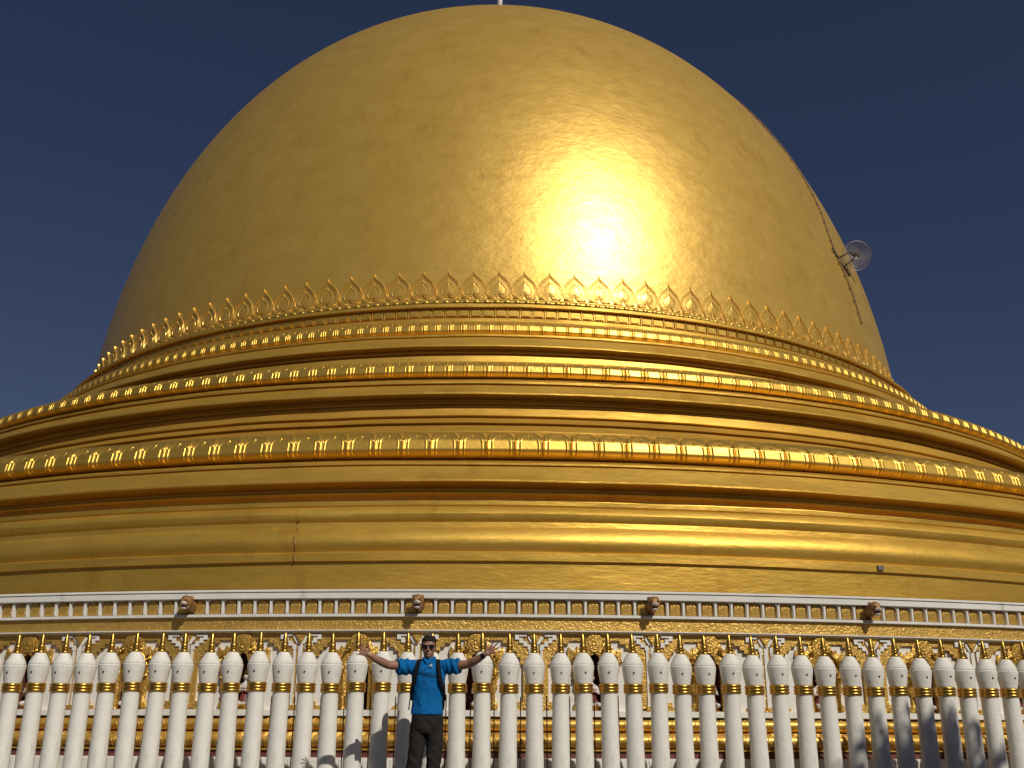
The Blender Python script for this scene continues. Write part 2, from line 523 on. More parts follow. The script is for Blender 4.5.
# ------------------------------------------------------------------ cornice and niche wall
RC = 28.15
bm = bmesh.new()
lathe(bm, [(24.6, 2.70), (27.9, 2.645), (28.13, 2.64), (28.17, 2.622), (28.17, 2.607), (28.11, 2.60), (28.11, 2.596), (28.165, 2.592), (28.165, 2.520), (28.12, 2.512), (28.04, 2.510), (28.04, 2.322), (28.12, 2.318), (28.165, 2.31), (28.165, 2.278), (28.1, 2.270)], 720, cap0=False, cap1=False)
cor = to_obj('cornice', bm, M_cornice, pag, smooth=25)
bm = bmesh.new()
lathe(bm, [(28.12, 2.268), (28.12, 2.112), (28.03, 2.108)], 720, cap0=False, cap1=False)
fr = to_obj('gold_frieze', bm, M_relief, pag, smooth=25)
bm = bmesh.new()
lathe(bm, [(28.11, 2.112), (28.17, 2.104), (28.17, 2.092), (28.12, 2.070), (28.05, 2.064)], 720, cap0=False, cap1=False)
to_obj('soffit_moulding', bm, M_cornice, pag, smooth=25)
bm = bmesh.new()
lathe(bm, [(28.095, 2.068), (28.095, 1.985), (28.04, 1.98)], 720, cap0=False, cap1=False)
to_obj('lower_gold_frieze', bm, M_relief, pag, smooth=25)

BAY = 3.182; V0 = 1.14; PST = BAY * 2 / 14
def arch_pts(w, z0, z1, n=12, pw=2.5):
    pts = [(-w, z0), (w, z0)]
    zc = z1 - w * .85
    for i in range(n + 1):
        a = PI * i / n
        c, s = cos(a), sin(a)
        k = (abs(c) ** pw + abs(s) ** pw) ** (-1 / pw)
        pts.append((w * c * k, zc + w * .85 * s * k))
    return pts
bm = bmesh.new()
prism(bm, arch_pts(.088, 2.324, 2.510, pw=2.6), -28.060, -28.0)
prism(bm, arch_pts(.073, 2.327, 2.500, pw=2.15), -28.105, -28.061, bevel=.14)
pan0 = to_obj('cornice_panel', bm, M_relief, cor, smooth=40)
bm = bmesh.new()
prism(bm, [(-.018, 2.323), (.018, 2.323), (.018, 2.47), (.034, 2.511), (-.034, 2.511), (-.018, 2.47)], -28.125, -28.0)
prism(bm, [(-.012, 2.34), (.012, 2.34), (.012, 2.485), (-.012, 2.485)], -28.133, -28.124)
pil0 = to_obj('cornice_pilaster', bm, M_cornice, cor, smooth=30)
NG = 3
first = True
for k in range(-58, 38):
    a = V0 + BAY * 1 + (k + .5) * PST
    c = pan0 if first else copy_obj(pan0, cor)
    c.rotation_euler = (0, 0, rad(a))
    first = False
pf = True
for k in range(-58, 38):
    a = V0 + BAY + k * PST
    if k % 14 == 0: continue
    c = pil0 if pf else copy_obj(pil0, cor)
    c.rotation_euler = (0, 0, rad(a)); pf = False

# lion-head water spouts
def spout():
    r = empty('lion_head_spout', (0, 0, 0), 0, pag)
    b = bmesh.new()
    # neck block growing out of the cornice, then the head
    tube(b, [(0, 0, .0), (0, -.10, .012), (0, -.20, .03)], [.085, .08, .075], 14)
    ball(b, (0, -.24, .045), .085, 3, (1, 1.0, 1.05))
    for s in (-1, 1):
        ball(b, (s * .055, -.20, .105), .03, 2, (1, .6, 1.1))
        ball(b, (s * .036, -.305, .055), .024, 2)
    hd = remeshed('head', b, M_headgold, r, .007, 2)
    b = bmesh.new()
    ball(b, (0, -.315, .02), .045, 2, (1.1, 1, .62))           # upper muzzle
    ball(b, (0, -.352, .034), .018, 2, (1.2, .8, .8))          # nose
    ball(b, (0, -.295, -.045), .038, 2, (1.05, 1, .45))        # lower jaw
    tube(b, [(-.045, -.26, -.03), (-.05, -.27, .0)], [.014, .012], 8)
    tube(b, [(.045, -.26, -.03), (.05, -.27, .0)], [.014, .012], 8)
    remeshed('muzzle', b, M_headwhite, r, .006, 2)
    b = bmesh.new()
    ball(b, (0, -.30, -.013), .036, 2, (1, .95, .62))
    to_obj('open_mouth', b, M_mouth, r, 180)
    for s in (-1, 1):
        b = bmesh.new(); ball(b, (s * .037, -.324, .062), .011, 2)
        to_obj('eye', b, M_mouth, r, 180)
    return r
sp = spout()
spa = [V0 + BAY * (1 + 2 * j) for j in (-3, -2, -1, 0, 1, 2)]
for i, a in enumerate(spa):
    c = sp if i == 0 else copy_tree(sp, pag)
    A = rad(a)
    c.location = (28.05 * sin(A), -28.05 * cos(A), 2.42)
    c.rotation_euler = (0, 0, A)

# niche wall with real openings for the niches
BAYS = range(-6, 6)
na = [V0 + BAY * (k + .5) for k in BAYS]
RWL = 28.06
bm = bmesh.new()
azs = []
hw = math.degrees(.150 / RWL)
a_ = V0 - BAY * 8
while a_ < V0 + BAY * 8.001:
    azs.append((a_, False)); a_ += BAY / 10
azs = [(x, False) for x, _ in azs if all(abs(x - c) > hw + .05 for c in na)]
for c in na: azs += [(c - hw, True), (c + hw, False)]
azs.sort()
zs_ = [1.02, 1.095, 1.84, 2.09]
grid = [[bm.verts.new((RWL * sin(rad(x)), -RWL * cos(rad(x)), z)) for z in zs_] for x, _ in azs]
for i in range(len(azs) - 1):
    for j in range(3):
        if j == 1 and azs[i][1]: continue
        face(bm, (grid[i][j], grid[i + 1][j], grid[i + 1][j + 1], grid[i][j + 1]))
wall = to_obj('niche_wall', bm, M_wall, pag, smooth=25)

def rotcopy(o, parent, a):
    c = copy_obj(o, parent); c.rotation_euler = (0, 0, rad(a)); return c

# stepped pilaster ornament (white V with gold steps)
def steps(side, x0, z_top, dx, dz, n, w, up=False):
    """zigzag ribbon of width w from the top outside in to the centre"""
    pts_o = []
    x, z = x0, z_top
    for i in range(n):
        pts_o.append((x, z)); z -= dz; pts_o.append((x, z)); x -= dx
    pts_o.append((x, z))
    return pts_o
RW = -28.06
bm = bmesh.new()
# stepped gold bracket blocks that narrow downwards on both sides of the pilaster
for s in (-1, 1):
    for i, (xo, zt_, zb) in enumerate(((.44, 1.982, 1.94), (.36, 1.94, 1.89), (.30, 1.89, 1.84), (.25, 1.84, 1.77), (.205, 1.77, 1.67), (.165, 1.67, 1.12))):
        a_, b_ = sorted((s * .085, s * xo))
        box(bm, a_, b_, RW - .045, RW + .02, zb, zt_)
    for i, (xo, zt_, zb) in enumerate(((.24, 1.20, 1.14), (.30, 1.145, 1.10), (.36, 1.10, 1.06))):
        a_, b_ = sorted((s * .167, s * xo))
        box(bm, a_, b_, RW - .042, RW + .02, zb, zt_)
g_step = to_obj('stepped_bracket', bm, M_relief, wall, smooth=30)
bm = bmesh.new()
w = .050
for s in (-1, 1):
    z = 2.052; x = .275
    for i in range(4):
        # vertical riser then tread towards the centre
        a_, b_ = sorted((s * x, s * (x - w)))
        box(bm, a_, b_, RW - .066, RW - .046, z - .065, z)
        a_, b_ = sorted((s * (x - w), s * (x - .056)))
        box(bm, a_, b_, RW - .0635, RW - .046, z - .065, z - .040)
        x -= .056; z -= .043
    a_, b_ = sorted((s * .06, s * .092))
    box(bm, a_, b_, RW - .062, RW + .02, 1.10, z)
    # outer white top bar
    a_, b_ = sorted((s * .12, s * .254))
    box(bm, a_, b_, RW - .0645, RW - .046, 2.030, 2.058)
box(bm, -.028, .028, RW - .058, RW + .02, 1.10, 1.93)
prism(bm, [(-.05, 1.93), (.05, 1.93), (.10, 2.0), (.10, 2.028), (-.10, 2.028), (-.10, 2.0)], RW - .060, RW - .03)
v_orn = to_obj('white_stepped_trim', bm, M_wall, wall, smooth=30)
bm = bmesh.new()
prism(bm, [(0, 1.915), (.075, 2.045), (-.075, 2.045)], RW - .085, RW - .059, bevel=.1)
for s in (-1, 1):
    a_, b_ = sorted((s * .030, s * .058))
    box(bm, a_, b_, RW - .04, RW + .02, 1.10, 1.91)
box(bm, -.11, .11, RW - .085, RW, 1.091, 1.15)
drop = to_obj('gold_pendant', bm, M_flame, wall, smooth=30)

# niche: recess, carved flame arch, medallion
def mirror_out(half):
    return [(x, z) for x, z in half] + [(-x, z) for x, z in reversed(half)]
outer = [(.20, 1.10), (.285, 1.10), (.285, 1.17), (.25, 1.21), (.25, 1.33), (.285, 1.37), (.27, 1.44), (.30, 1.50), (.285, 1.57), (.335, 1.60), (.32, 1.66), (.375, 1.70), (.35, 1.76), (.365, 1.83), (.345, 1.90), (.30, 1.845), (.26, 1.86), (.235, 1.91), (.20, 1.875), (.165, 1.93), (.15, 1.99)]
def strip_frame(bm, inner_f, pts_outer, y0, y1):
    """solid band between an outer half outline and an inner half outline, both sides"""
    for s in (-1, 1):
        n = len(pts_outer)
        O = [Vector((s * x, 0, z)) for x, z in pts_outer]
        I = [Vector((s * inner_f(i / (n - 1))[0], 0, inner_f(i / (n - 1))[1])) for i in range(n)]
        def V(p, y): return bm.verts.new((p.x, y, p.z))
        Of = [V(p, y0 + .022) for p in O]; Mf = [V((O[i] * .45 + I[i] * .55), y0 - .012) for i in range(n)]; If = [V(p, y0 + .012) for p in I]
        Ob = [V(p, y1) for p in O]; Ib = [V(p, y1) for p in I]
        for i in range(n - 1):
            for q in ((Of[i], Of[i + 1], Mf[i + 1], Mf[i]), (Mf[i], Mf[i + 1], If[i + 1], If[i]), (Ob[i + 1], Ob[i], Ib[i], Ib[i + 1]), (Of[i + 1], Of[i], Ob[i], Ob[i + 1]), (If[i], If[i + 1], Ib[i + 1], Ib[i])):
                face(bm, q if s > 0 else tuple(reversed(q)))
        face(bm, (Of[0], Mf[0], If[0], Ib[0], Ob[0])); face(bm, (Of[-1], Mf[-1], If[-1], Ib[-1], Ob[-1]))
def inner_f(t):
    # opening: straight jamb then pointed arch with cusps
    L1 = .58
    if t < L1: return (.143, 1.10 + (1.62 - 1.10) * t / L1)
    q = (t - L1) / (1 - L1)
    return (.143 * (1 - q) ** .75 + .012 * sin(q * PI * 3), 1.62 + .20 * q)
def niche():
    b = bmesh.new()
    strip_frame(b, inner_f, outer, RW - .06, RW + .03)
    nf = to_obj('niche_frame', b, M_flame, wall, smooth=50)
    b = bmesh.new()
    M = Matrix.Translation((0, RW - .055, 1.955)) @ Matrix.Rotation(PI / 2, 4, 'X')
    for r0, r1, h in ((.125, .115, .03), (.095, .08, .05), (.05, .03, .07)):
        bmesh.ops.create_cone(b, cap_ends=True, segments=28, radius1=r0, radius2=r1, depth=h, matrix=Matrix.Translation((0, 0, 0)) @ M)
    to_obj('medallion', b, M_flame, nf, smooth=40)
    # scrolls and colonnette beside the arch, one carving on each side
    for s in (-1, 1):
        b = bmesh.new()
        for (cx_, cz_, r_) in ((.255, 1.74, .05), (.235, 1.52, .035), (.13, 1.86, .035)):
            pts = []
            for i in range(22):
                t = i / 21; a = s * (t * 3.6 * PI)
                q = r_ * (1 - t * .85)
                pts.append((s * cx_ + q * cos(a), RW - .085 - .01 * t, cz_ + q * sin(a)))
            tube(b, pts, .009, 6)
        tube(b, [(s * .205, RW - .078, 1.58), (s * .25, RW - .08, 1.66), (s * .19, RW - .08, 1.78), (s * .14, RW - .08, 1.83)], .012, 8)
        tube(b, [(s * .205, RW - .065, 1.11), (s * .205, RW - .068, 1.35), (s * .205, RW - .065, 1.60)], [.024, .019, .022], 10)
        for zz in (1.13, 1.30, 1.58):
            tube(b, [(s * .205, RW - .065, zz), (s * .205, RW - .065, zz + .022)], .031, 10)
        to_obj('niche_carving', b, M_postgold, nf, smooth=60)
    b = bmesh.new()
    # recess lining behind the opening
    x_, y0_, y1_, z0_, z1_ = .1495, RW + .002, RW + .30, 1.097, 1.838
    q = [b.verts.new(p) for p in ((-x_, y0_, z0_), (x_, y0_, z0_), (x_, y0_, z1_), (-x_, y0_, z1_), (-x_, y1_, z0_), (x_, y1_, z0_), (x_, y1_, z1_), (-x_, y1_, z1_))]
    for f_ in ((4, 5, 6, 7), (0, 1, 5, 4), (3, 7, 6, 2), (0, 4, 7, 3), (1, 2, 6, 5)):
        face(b, [q[t] for t in f_])
    to_obj('recess', b, M_dark, nf, smooth=0)
    return nf
nc = niche()
vs_k = list(range(-6, 7))
for i, k in enumerate(vs_k):
    a = V0 + BAY * k
    for src in (g_step, v_orn, drop):
        if i == 0: src.rotation_euler = (0, 0, rad(a))
        else: rotcopy(src, wall, a)
for i, a in enumerate(na):
    if i == 0: nc.rotation_euler = (0, 0, rad(a))
    else:
        c = copy_tree(nc, wall); c.rotation_euler = (0, 0, rad(a))

# base of the wall: white ledge, two gold rolls with lotus scrolls, maroon stripe, white tiled foot
bm = bmesh.new()
lathe(bm, [(28.1, 1.012), (28.14, 1.02), (28.14, 1.088), (28.11, 1.094), (27.7, 1.0955)], 720, cap0=False, cap1=False)
to_obj('white_ledge', bm, M_wall, pag, smooth=25)
def roll(zl, zh, R, b):
    return [(R + b * (sin(PI * t)) ** .6 + (0 if 0 < t < 1 else -.0), zl + (zh - zl) * t) for t in [i / 10 for i in range(11)]]
bm = bmesh.new()
lathe(bm, [(27.9, .828)] + roll(.834, 1.008, 28.04, .10) + [(27.9, 1.015)], 720, cap0=False, cap1=False)
lathe(bm, [(27.9, .598), (28.13, .60), (28.13, .618), (28.06, .622)] + roll(.626, .826, 28.06, .12) + [(27.9, .83)], 720, cap0=False, cap1=False)
gr = to_obj('gold_base_moulding', bm, M_panel, pag, smooth=40)
bm = bmesh.new()
def arcpath(w, z0, z1, Rm, b, lip):
    pts = []
    for i in range(15):
        t = PI * i / 14
        x = w * cos(t); zr = z0 + (z1 - z0) * sin(t) ** .8
        tt = (zr - z0 + .02) / (z1 - z0 + .04)
        pts.append((x, -(Rm + b * sin(PI * min(1, max(0, tt))) ** .6 + lip), zr))
    return pts
for w, q in ((.13, 0), (.10, .012), (.06, .03)):
    tube(bm, arcpath(w, .64, .815 - q * 1.5, 28.06, .12, .002), .009, 6)
for w, q in ((.12, 0), (.085, .015)):
    tube(bm, arcpath(w, .85, .995 - q * 1.5, 28.04, .10, .002), .008, 6)
scr = to_obj('base_scroll', bm, M_panel, gr, smooth=60)
for i in range(90):
    a = 1.14 + (i - 45) * BAY / 5
    if abs(a - 1.1) > 23: continue
    if scr.rotation_euler.z == 0: scr.rotation_euler = (0, 0, rad(a))
    else: rotcopy(scr, gr, a)
bm = bmesh.new()
lathe(bm, [(28.10, .512), (28.10, .596), (27.9, .599)], 720, cap0=False, cap1=False)
to_obj('maroon_stripe', bm, M_maroon, pag, smooth=25)
bm = bmesh.new()
lathe(bm, [(28.24, 0.0), (28.24, .12), (28.14, .14), (28.14, .506), (28.11, .511), (27.9, .512)], 720, cap0=False, cap1=False)
for i in range(-48, 49):
    M = Matrix.Rotation(rad(1.14 + i * .45), 4, 'Z')
    box(bm, -.092, .092, -28.148, -28.13, .155, .49, 0, M)
to_obj('tiled_wall_foot', bm, M_wall, pag, smooth=25)

# ------------------------------------------------------------------ statues in the niches
def statue():
    r = empty('niche_statue')
    b = bmesh.new()   # figure sitting on its heels, hands together
    loft(b, [(.06, 0, 0, .085, .07, .05), (.10, 0, 0, .088, .075, .05), (.15, 0, .0, .06, .055, .045), (.22, 0, .0, .055, .04, .04), (.29, 0, .0, .072, .042, .042), (.33, 0, .0, .06, .035, .035), (.35, 0, .0, .024, .024, .024), (.38, 0, .0, .022, .022, .022)], 20)
    ball(b, (0, -.005, .42), .045, 3, (.85, .95, 1.15))
    ball(b, (0, -.052, .412), .010, 2)
    for s in (-1, 1):
        chain(b, [(s * .07, 0, .30, .021), (s * .085, -.04, .22, .018), (s * .015, -.085, .25, .013)])
        ball(b, (s * .042, 0, .415), .010, 2, (.5, 1, 1.6))
        chain(b, [(s * .05, .0, .09, .036), (s * .075, -.10, .075, .028), (s * .05, .02, .05, .022)])
    body = remeshed('body', b, M_statue, r, .006, 2)
    b = bmesh.new()
    loft(b, [(.105, 0, 0, .094, .082, .056), (.15, 0, .0, .066, .060, .05), (.22, 0, .0, .060, .045, .045), (.275, 0, .0, .074, .046, .046)], 20)
    to_obj('robe', b, M_robe, r, 50)
    b = bmesh.new()
    lathe(b, [(.046, .44), (.052, .452), (.038, .468), (.04, .478), (.026, .50), (.012, .535), (.002, .58)], 16)
    to_obj('crown', b, M_postgold, r, 50)
    b = bmesh.new()
    lathe(b, [(.125, 0), (.125, .018), (.105, .03), (.118, .048), (.10, .06)], 20)
    to_obj('pedestal', b, M_postgold, r, 30)
    return r
st0 = statue()
ord_ = ['first', 'second', 'third', 'fourth', 'fifth', 'sixth', 'seventh', 'eighth', 'ninth', 'tenth', 'eleventh', 'twelfth', 'thirteenth', 'fourteenth', 'fifteenth', 'sixteenth', 'seventeenth', 'eighteenth', 'nineteenth', 'twentieth', 'twenty-first', 'twenty-second', 'twenty-third', 'twenty-fourth', 'twenty-fifth', 'twenty-sixth', 'twenty-seventh', 'twenty-eighth', 'twenty-ninth', 'thirtieth', 'thirty-first', 'thirty-second', 'thirty-third', 'thirty-fourth', 'thirty-fifth', 'thirty-sixth']
for i, a in enumerate(na):
    c = st0 if i == 0 else copy_tree(st0)
    A = rad(a + [0, .08, -.06, .05][i % 4])
    Rr = 27.96 + .005 * (i % 3)
    c.location = (Rr * sin(A), 42 - Rr * cos(A), 1.096)
    c.rotation_euler = (0, 0, A + rad([0, 8, -6, 4, -10][i % 5]))
    if a < -2.2:
        n = int(round((-2.04 - a) / BAY + .5)); t = f'kneeling white statue in maroon robe, {ord_[n-1]} niche to the left of the man'
    else:
        n = int(round((a + 2.04) / BAY + .5)); t = f'kneeling white statue in maroon robe, {ord_[n-1]} niche to the right of the man'
    tag(c, t, 'statue', 'statues kneeling in the wall niches')

# ------------------------------------------------------------------ white posts
AZ = [-11.62, -10.98, -10.35, -9.77, -9.15, -8.52, -7.93, -7.3, -6.7, -6.1, -5.51, -4.93, -4.34, -3.76, -3.17, -2.60, -2.01, -1.42, -.82, -.24, .34, .96, 1.54, 2.1, 2.69, 3.26, 3.83, 4.41, 4.98, 5.56, 6.17, 6.74, 7.34, 7.94, 8.54, 9.16, 9.77, 10.40, 11.02, 11.63, 12.21, 12.80]
IM = AZ.index(-1.42)      # the post straight behind the man
AZ = [AZ[0] - .62 * k for k in range(8, 0, -1)] + AZ + [AZ[-1] + .6 * k for k in range(1, 9)]
IM += 8
RP = 29.4
def post():
    r = empty('white_post')
    b = bmesh.new()
    pr = [(.135, 0), (.135, .10), (.12, .12), (.112, .16)] + [(.109 - .011 * t + .0012 * sin(t * 23), .16 + 1.10 * t) for t in [i / 14 for i in range(15)]] + [(.098, 1.268)]
    lathe(b, pr, 28)
    to_obj('shaft', b, M_post, r, 40)
    b = bmesh.new()
    pr = [(.100, 1.262), (.106, 1.266)]
    for zc in (1.283, 1.318, 1.353):
        pr += [(.108, zc - .016), (.1155, zc - .010), (.118, zc), (.1155, zc + .010), (.108, zc + .016)]
    pr += [(.104, 1.371)]
    lathe(b, pr, 28)
    to_obj('gold_band', b, M_postgold, r, 50)
    b = bmesh.new()
    pr = [(.100, 1.3712), (.102, 1.376), (.105, 1.395), (.111, 1.43), (.118, 1.47), (.1245, 1.515), (.1295, 1.555), (.1315, 1.575), (.1275, 1.585), (.121, 1.5885), (.119, 1.591), (.125, 1.594), (.1222, 1.612), (.1195, 1.622), (.1155, 1.6235), (.1148, 1.630), (.1075, 1.646), (.1035, 1.6475), (.1025, 1.654), (.0945, 1.669), (.0905, 1.6705), (.0895, 1.677), (.0805, 1.691), (.0770, 1.6925), (.0755, 1.699), (.0665, 1.712), (.058, 1.722), (.046, 1.7255)]
    lathe(b, pr, 32)
    bowl = to_obj('lamp_bowl', b, M_post, r, 22)
    b = bmesh.new()
    M = Matrix.Translation((0, -.1225, 1.495)) @ Matrix.Rotation(PI / 2, 4, 'X')
    bmesh.ops.create_cone(b, cap_ends=True, segments=10, radius1=.0105, radius2=.0105, depth=.012, matrix=M)
    to_obj('socket_hole', b, M_hole, bowl, 0)
    b = bmesh.new()
    pr = [(.045, 1.724), (.0485, 1.728), (.050, 1.740), (.0465, 1.750), (.041, 1.754), (.041, 1.760), (.0465, 1.768), (.0455, 1.780), (.039, 1.786), (.039, 1.792), (.0430, 1.800), (.0415, 1.811), (.039, 1.817), (.0385, 1.825), (.033, 1.86), (.0245, 1.905), (.015, 1.940), (.009, 1.955), (.001, 1.962)]
    lathe(b, pr, 20)
    to_obj('gold_spire', b, M_postgold, r, 40)
    return r
p0 = post()
parts_special = {}
for i, az in enumerate(AZ):
    c = p0 if i == 0 else copy_tree(p0)
    A = rad(az)
    rr = RP + random.uniform(-.012, .012)
    c.location = (rr * sin(A), 42 - rr * cos(A), random.uniform(-.008, .008))
    c.rotation_euler = (random.uniform(-.006, .006), random.uniform(-.010, .010), A + random.uniform(-.12, .12))
    d = i - IM
    last = len(AZ) - 9
    if d == 0: t = 'white post with gold spire standing straight behind the man\'s head and torso'
    elif d == -1: t = 'white post right behind the man\'s outstretched left-side sleeve, mostly in his shadow'
    elif d == 1: t = 'white post behind the blue sleeve on the backpack side of the man'
    elif d == -3: t = 'white post with gold spire behind the man\'s hand that wears no watch'
    elif d == 2: t = 'white post with gold spire behind the man\'s hand that wears a black watch'
    elif d == 3: t = 'white post with a crossed plug in its socket, next past the watch hand'
    elif i > last: t = f'white post with gold spire, {ord_[i-last-1]} beyond the right edge of the photo'
    elif i < 8: t = f'white post with gold spire, {ord_[7-i]} beyond the left edge of the photo'
    elif d < 0 and i - 8 <= 9: t = f'white post with gold spire, {ord_[i-8]} from the left edge of the photo'
    elif d < 0: t = f'white post with gold spire, {ord_[-d-1]} to the left of the man'
    elif last - i <= 12: t = f'white post with shaded shaft, {ord_[last-i]} from the right edge of the photo' if last - i <= 9 else f'white post with gold spire, {ord_[last-i]} from the right edge of the photo'
    else: t = f'white post with gold spire, {ord_[d-1]} to the right of the man'
    tag(c, t, 'post', 'row of white posts with gold spires around the pagoda')
    if d in (3, 4, 5):
        for ch in c.children:
            if ch.name.startswith('lamp_bowl'):
                for h in ch.children:
                    h.data = h.data.copy(); h.data.materials.clear(); h.data.materials.append(M_plug)
# thin steel rods between the posts
b = bmesh.new()
tube(b, [(0, 0, 0), (0, 0, 1.20), (0, 0, 1.235)], [.007, .007, .003], 8)
tube(b, [(0, 0, 0), (0, 0, .03)], .016, 8)
rod0 = to_obj('steel_rod', b, M_rod, None, 50)
for i in range(len(AZ) - 1):
    c = rod0 if i == 0 else copy_obj(rod0)
    A = rad((AZ[i] + AZ[i + 1]) / 2 + random.uniform(-.03, .03))
    rr = 29.22
    c.location = (rr * sin(A), 42 - rr * cos(A), random.uniform(-.01, .02))
    c.rotation_euler = (random.uniform(-.006, .006), random.uniform(-.008, .008), 0)
    d = i - IM
    last = len(AZ) - 10
    if i < 8: t = f'thin rusty rod between white posts, {ord_[7-i]} beyond the left edge of the photo'
    elif i > last: t = f'thin rusty rod between white posts, {ord_[i-last-1]} beyond the right edge of the photo'
    elif d < 0: t = f'thin rusty upright rod between white posts, {ord_[-d-1]} to the left of the man'
    else: t = f'thin rusty upright rod between white posts, {ord_[d]} to the right of the man'
    tag(c, t, 'rod', 'thin steel rods between the posts')

# ------------------------------------------------------------------ dish antenna and cable on the dome
def on_dome(azd, z, off=0.0):
    A = rad(azd); R = dome_r(z) + off
    return Vector((R * sin(A), 42 - R * cos(A), z))
dish = empty('wire_dish', on_dome(49.6, 16.45))
tag(dish, 'round see-through wire dish on a dark bracket on the golden dome', 'dish antenna')
def local(p): return Vector(p) - dish.location
A = rad(49.6)
nrm = Vector((sin(A), -cos(A), .25)).normalized()
tan = Vector((cos(A), sin(A), 0))
dc = on_dome(52.4, 16.8, .42) ; 
fdir = Vector((.02, -.88, -.45)).normalized()      # dish mouth faces roughly down to the camera side
sx = fdir.cross(Vector((0, 0, 1))).normalized(); sy = sx.cross(fdir).normalized()
b = bmesh.new()
RD = .52
def dp(r, t): return local(dc) + sx * r * cos(t) + sy * r * sin(t) + fdir * (r * r * .35)
for q in range(1, 12):
    r_ = RD * q / 11
    tube(b, [dp(r_, 2 * PI * i / 36) for i in range(37)], .011 if q == 11 else .0055, 5, cap=False)
for k in range(36):
    t = 2 * PI * k / 36
    tube(b, [dp(RD * s, t) for s in (.05, .35, .65, 1.0)], .0055, 5)
to_obj('mesh_reflector', b, M_wire, dish, 180)
b = bmesh.new()
p1, p2 = local(on_dome(48.0, 16.75, .06)), local(on_dome(51.3, 15.95, .06))
tube(b, [p1, p2], .035, 6)
pa = local(on_dome(49.2, 16.45, .05)); pb = local(on_dome(50.2, 16.2, .05)); pc = local(on_dome(50.3, 16.72, .40)); pd = local(on_dome(51.3, 16.62, .46))
tube(b, [pa, pc, pd], .028, 6); tube(b, [pb, pd], .028, 6); tube(b, [pd, local(dc)], .03, 6)
to_obj('bracket', b, M_iron, dish, 180)
b = bmesh.new()
tube(b, [local(dc), local(dc) + fdir * .30], .012, 6)
ball(b, local(dc) + fdir * .32, .04, 2)
to_obj('feed', b, M_iron, dish, 180)

b = bmesh.new()
pts = []
for i in range(71):
    t = i / 70
    z = 14.0 + (30.0 - 14.0) * t
    az = 50.6 - 1.6 * math.exp(-((z - 16.8) / 1.4) ** 2) + .12 * sin(z * 1.3) + .35 * min(4, max(0, z - 17.5))
    pts.append(on_dome(az, z, .045))
tube(b, pts, .026, 6)
for i in range(2, 68, 2):
    p = pts[i]; n = Vector((p.x, p.y - 42, 0)).normalized()
    tube(b, [p, p - Vector((cos(A), sin(A), 0)) * .16 + n * .03 - Vector((0, 0, .05))], .022, 5)
tag(to_obj('cable', b, M_cable, None, 180), 'thin brown cable with clips running up the right flank of the golden dome', 'cable')

# ------------------------------------------------------------------ the man
MX, MY = -.718, 11.75
man = empty('person', (MX, MY, 0))
tag(man, 'man in blue shirt, dark trousers and sunglasses standing with both arms spread wide', 'person')
def hand(bm, wrist, dirv, upv, s):
    """palm faces -Y; dirv = direction of the fingers, upv = thumb side"""
    d = Vector(dirv).normalized(); u = Vector(upv); u = (u - d * u.dot(d)).normalized(); n = d.cross(u).normalized()
    w = Vector(wrist)
    def P(a, b_, c=0): return w + d * a + u * b_ + n * c
    fr = Vector((0, -1, 0))
    # palm
    for t in range(5):
        a = .025 + t * .018
        for q in (-.030, -.010, .010, .030):
            ball(bm, P(a, q * (.75 + .08 * t)), .0155 - .0004 * t, 2)
    chain(bm, [(*P(-.02, 0), .027), (*P(.02, 0), .026)])
    # fingers fanned
    F = [(.034, .095, [.040, .026, .022], 24), (.012, .103, [.045, .029, .023], 9), (-.011, .098, [.041, .027, .022], -7), (-.033, .086, [.032, .021, .019], -24)]
    for off, start, seg, ang in F:
        p = P(start - .012, off); r = .0098
        lst = [(*P(start - .035, off * .9), .0105), (*p, r)]
        a = rad(ang); curl = 0
        for L_ in seg:
            curl += .18
            v = (d * cos(a) + u * sin(a)) * cos(curl) + fr * sin(curl) * .8
            p = p + v.normalized() * L_
            r -= .0010
            lst.append((*p, r))
        chain(bm, lst, 10)
    # thumb from the side of the palm near its base
    p = P(.030, .030)
    lst = [(*P(.018, .018), .015), (*p, .014)]
    a = rad(62)
    for L_, r in ((.036, .0125), (.030, .0112), (.024, .0095)):
        v = d * cos(a) + u * sin(a) + fr * .12
        p = p + v.normalized() * L_; lst.append((*p, r)); a -= rad(6)
    chain(bm, lst, 10)

b = bmesh.new()
# torso, neck and legs
loft(b, [(.84, 0, 0, .165, .105, .12), (.95, 0, 0, .168, .11, .125), (1.08, 0, 0, .150, .10, .10), (1.20, 0, 0, .155, .105, .10), (1.34, 0, 0, .172, .118, .11), (1.45, 0, .005, .165, .10, .105), (1.52, 0, .01, .11, .07, .08), (1.56, 0, .01, .065, .058, .062)])
chain(b, [(0, .012, 1.50, .062), (0, .005, 1.58, .058), (0, 0, 1.64, .058)])
HX = -.003
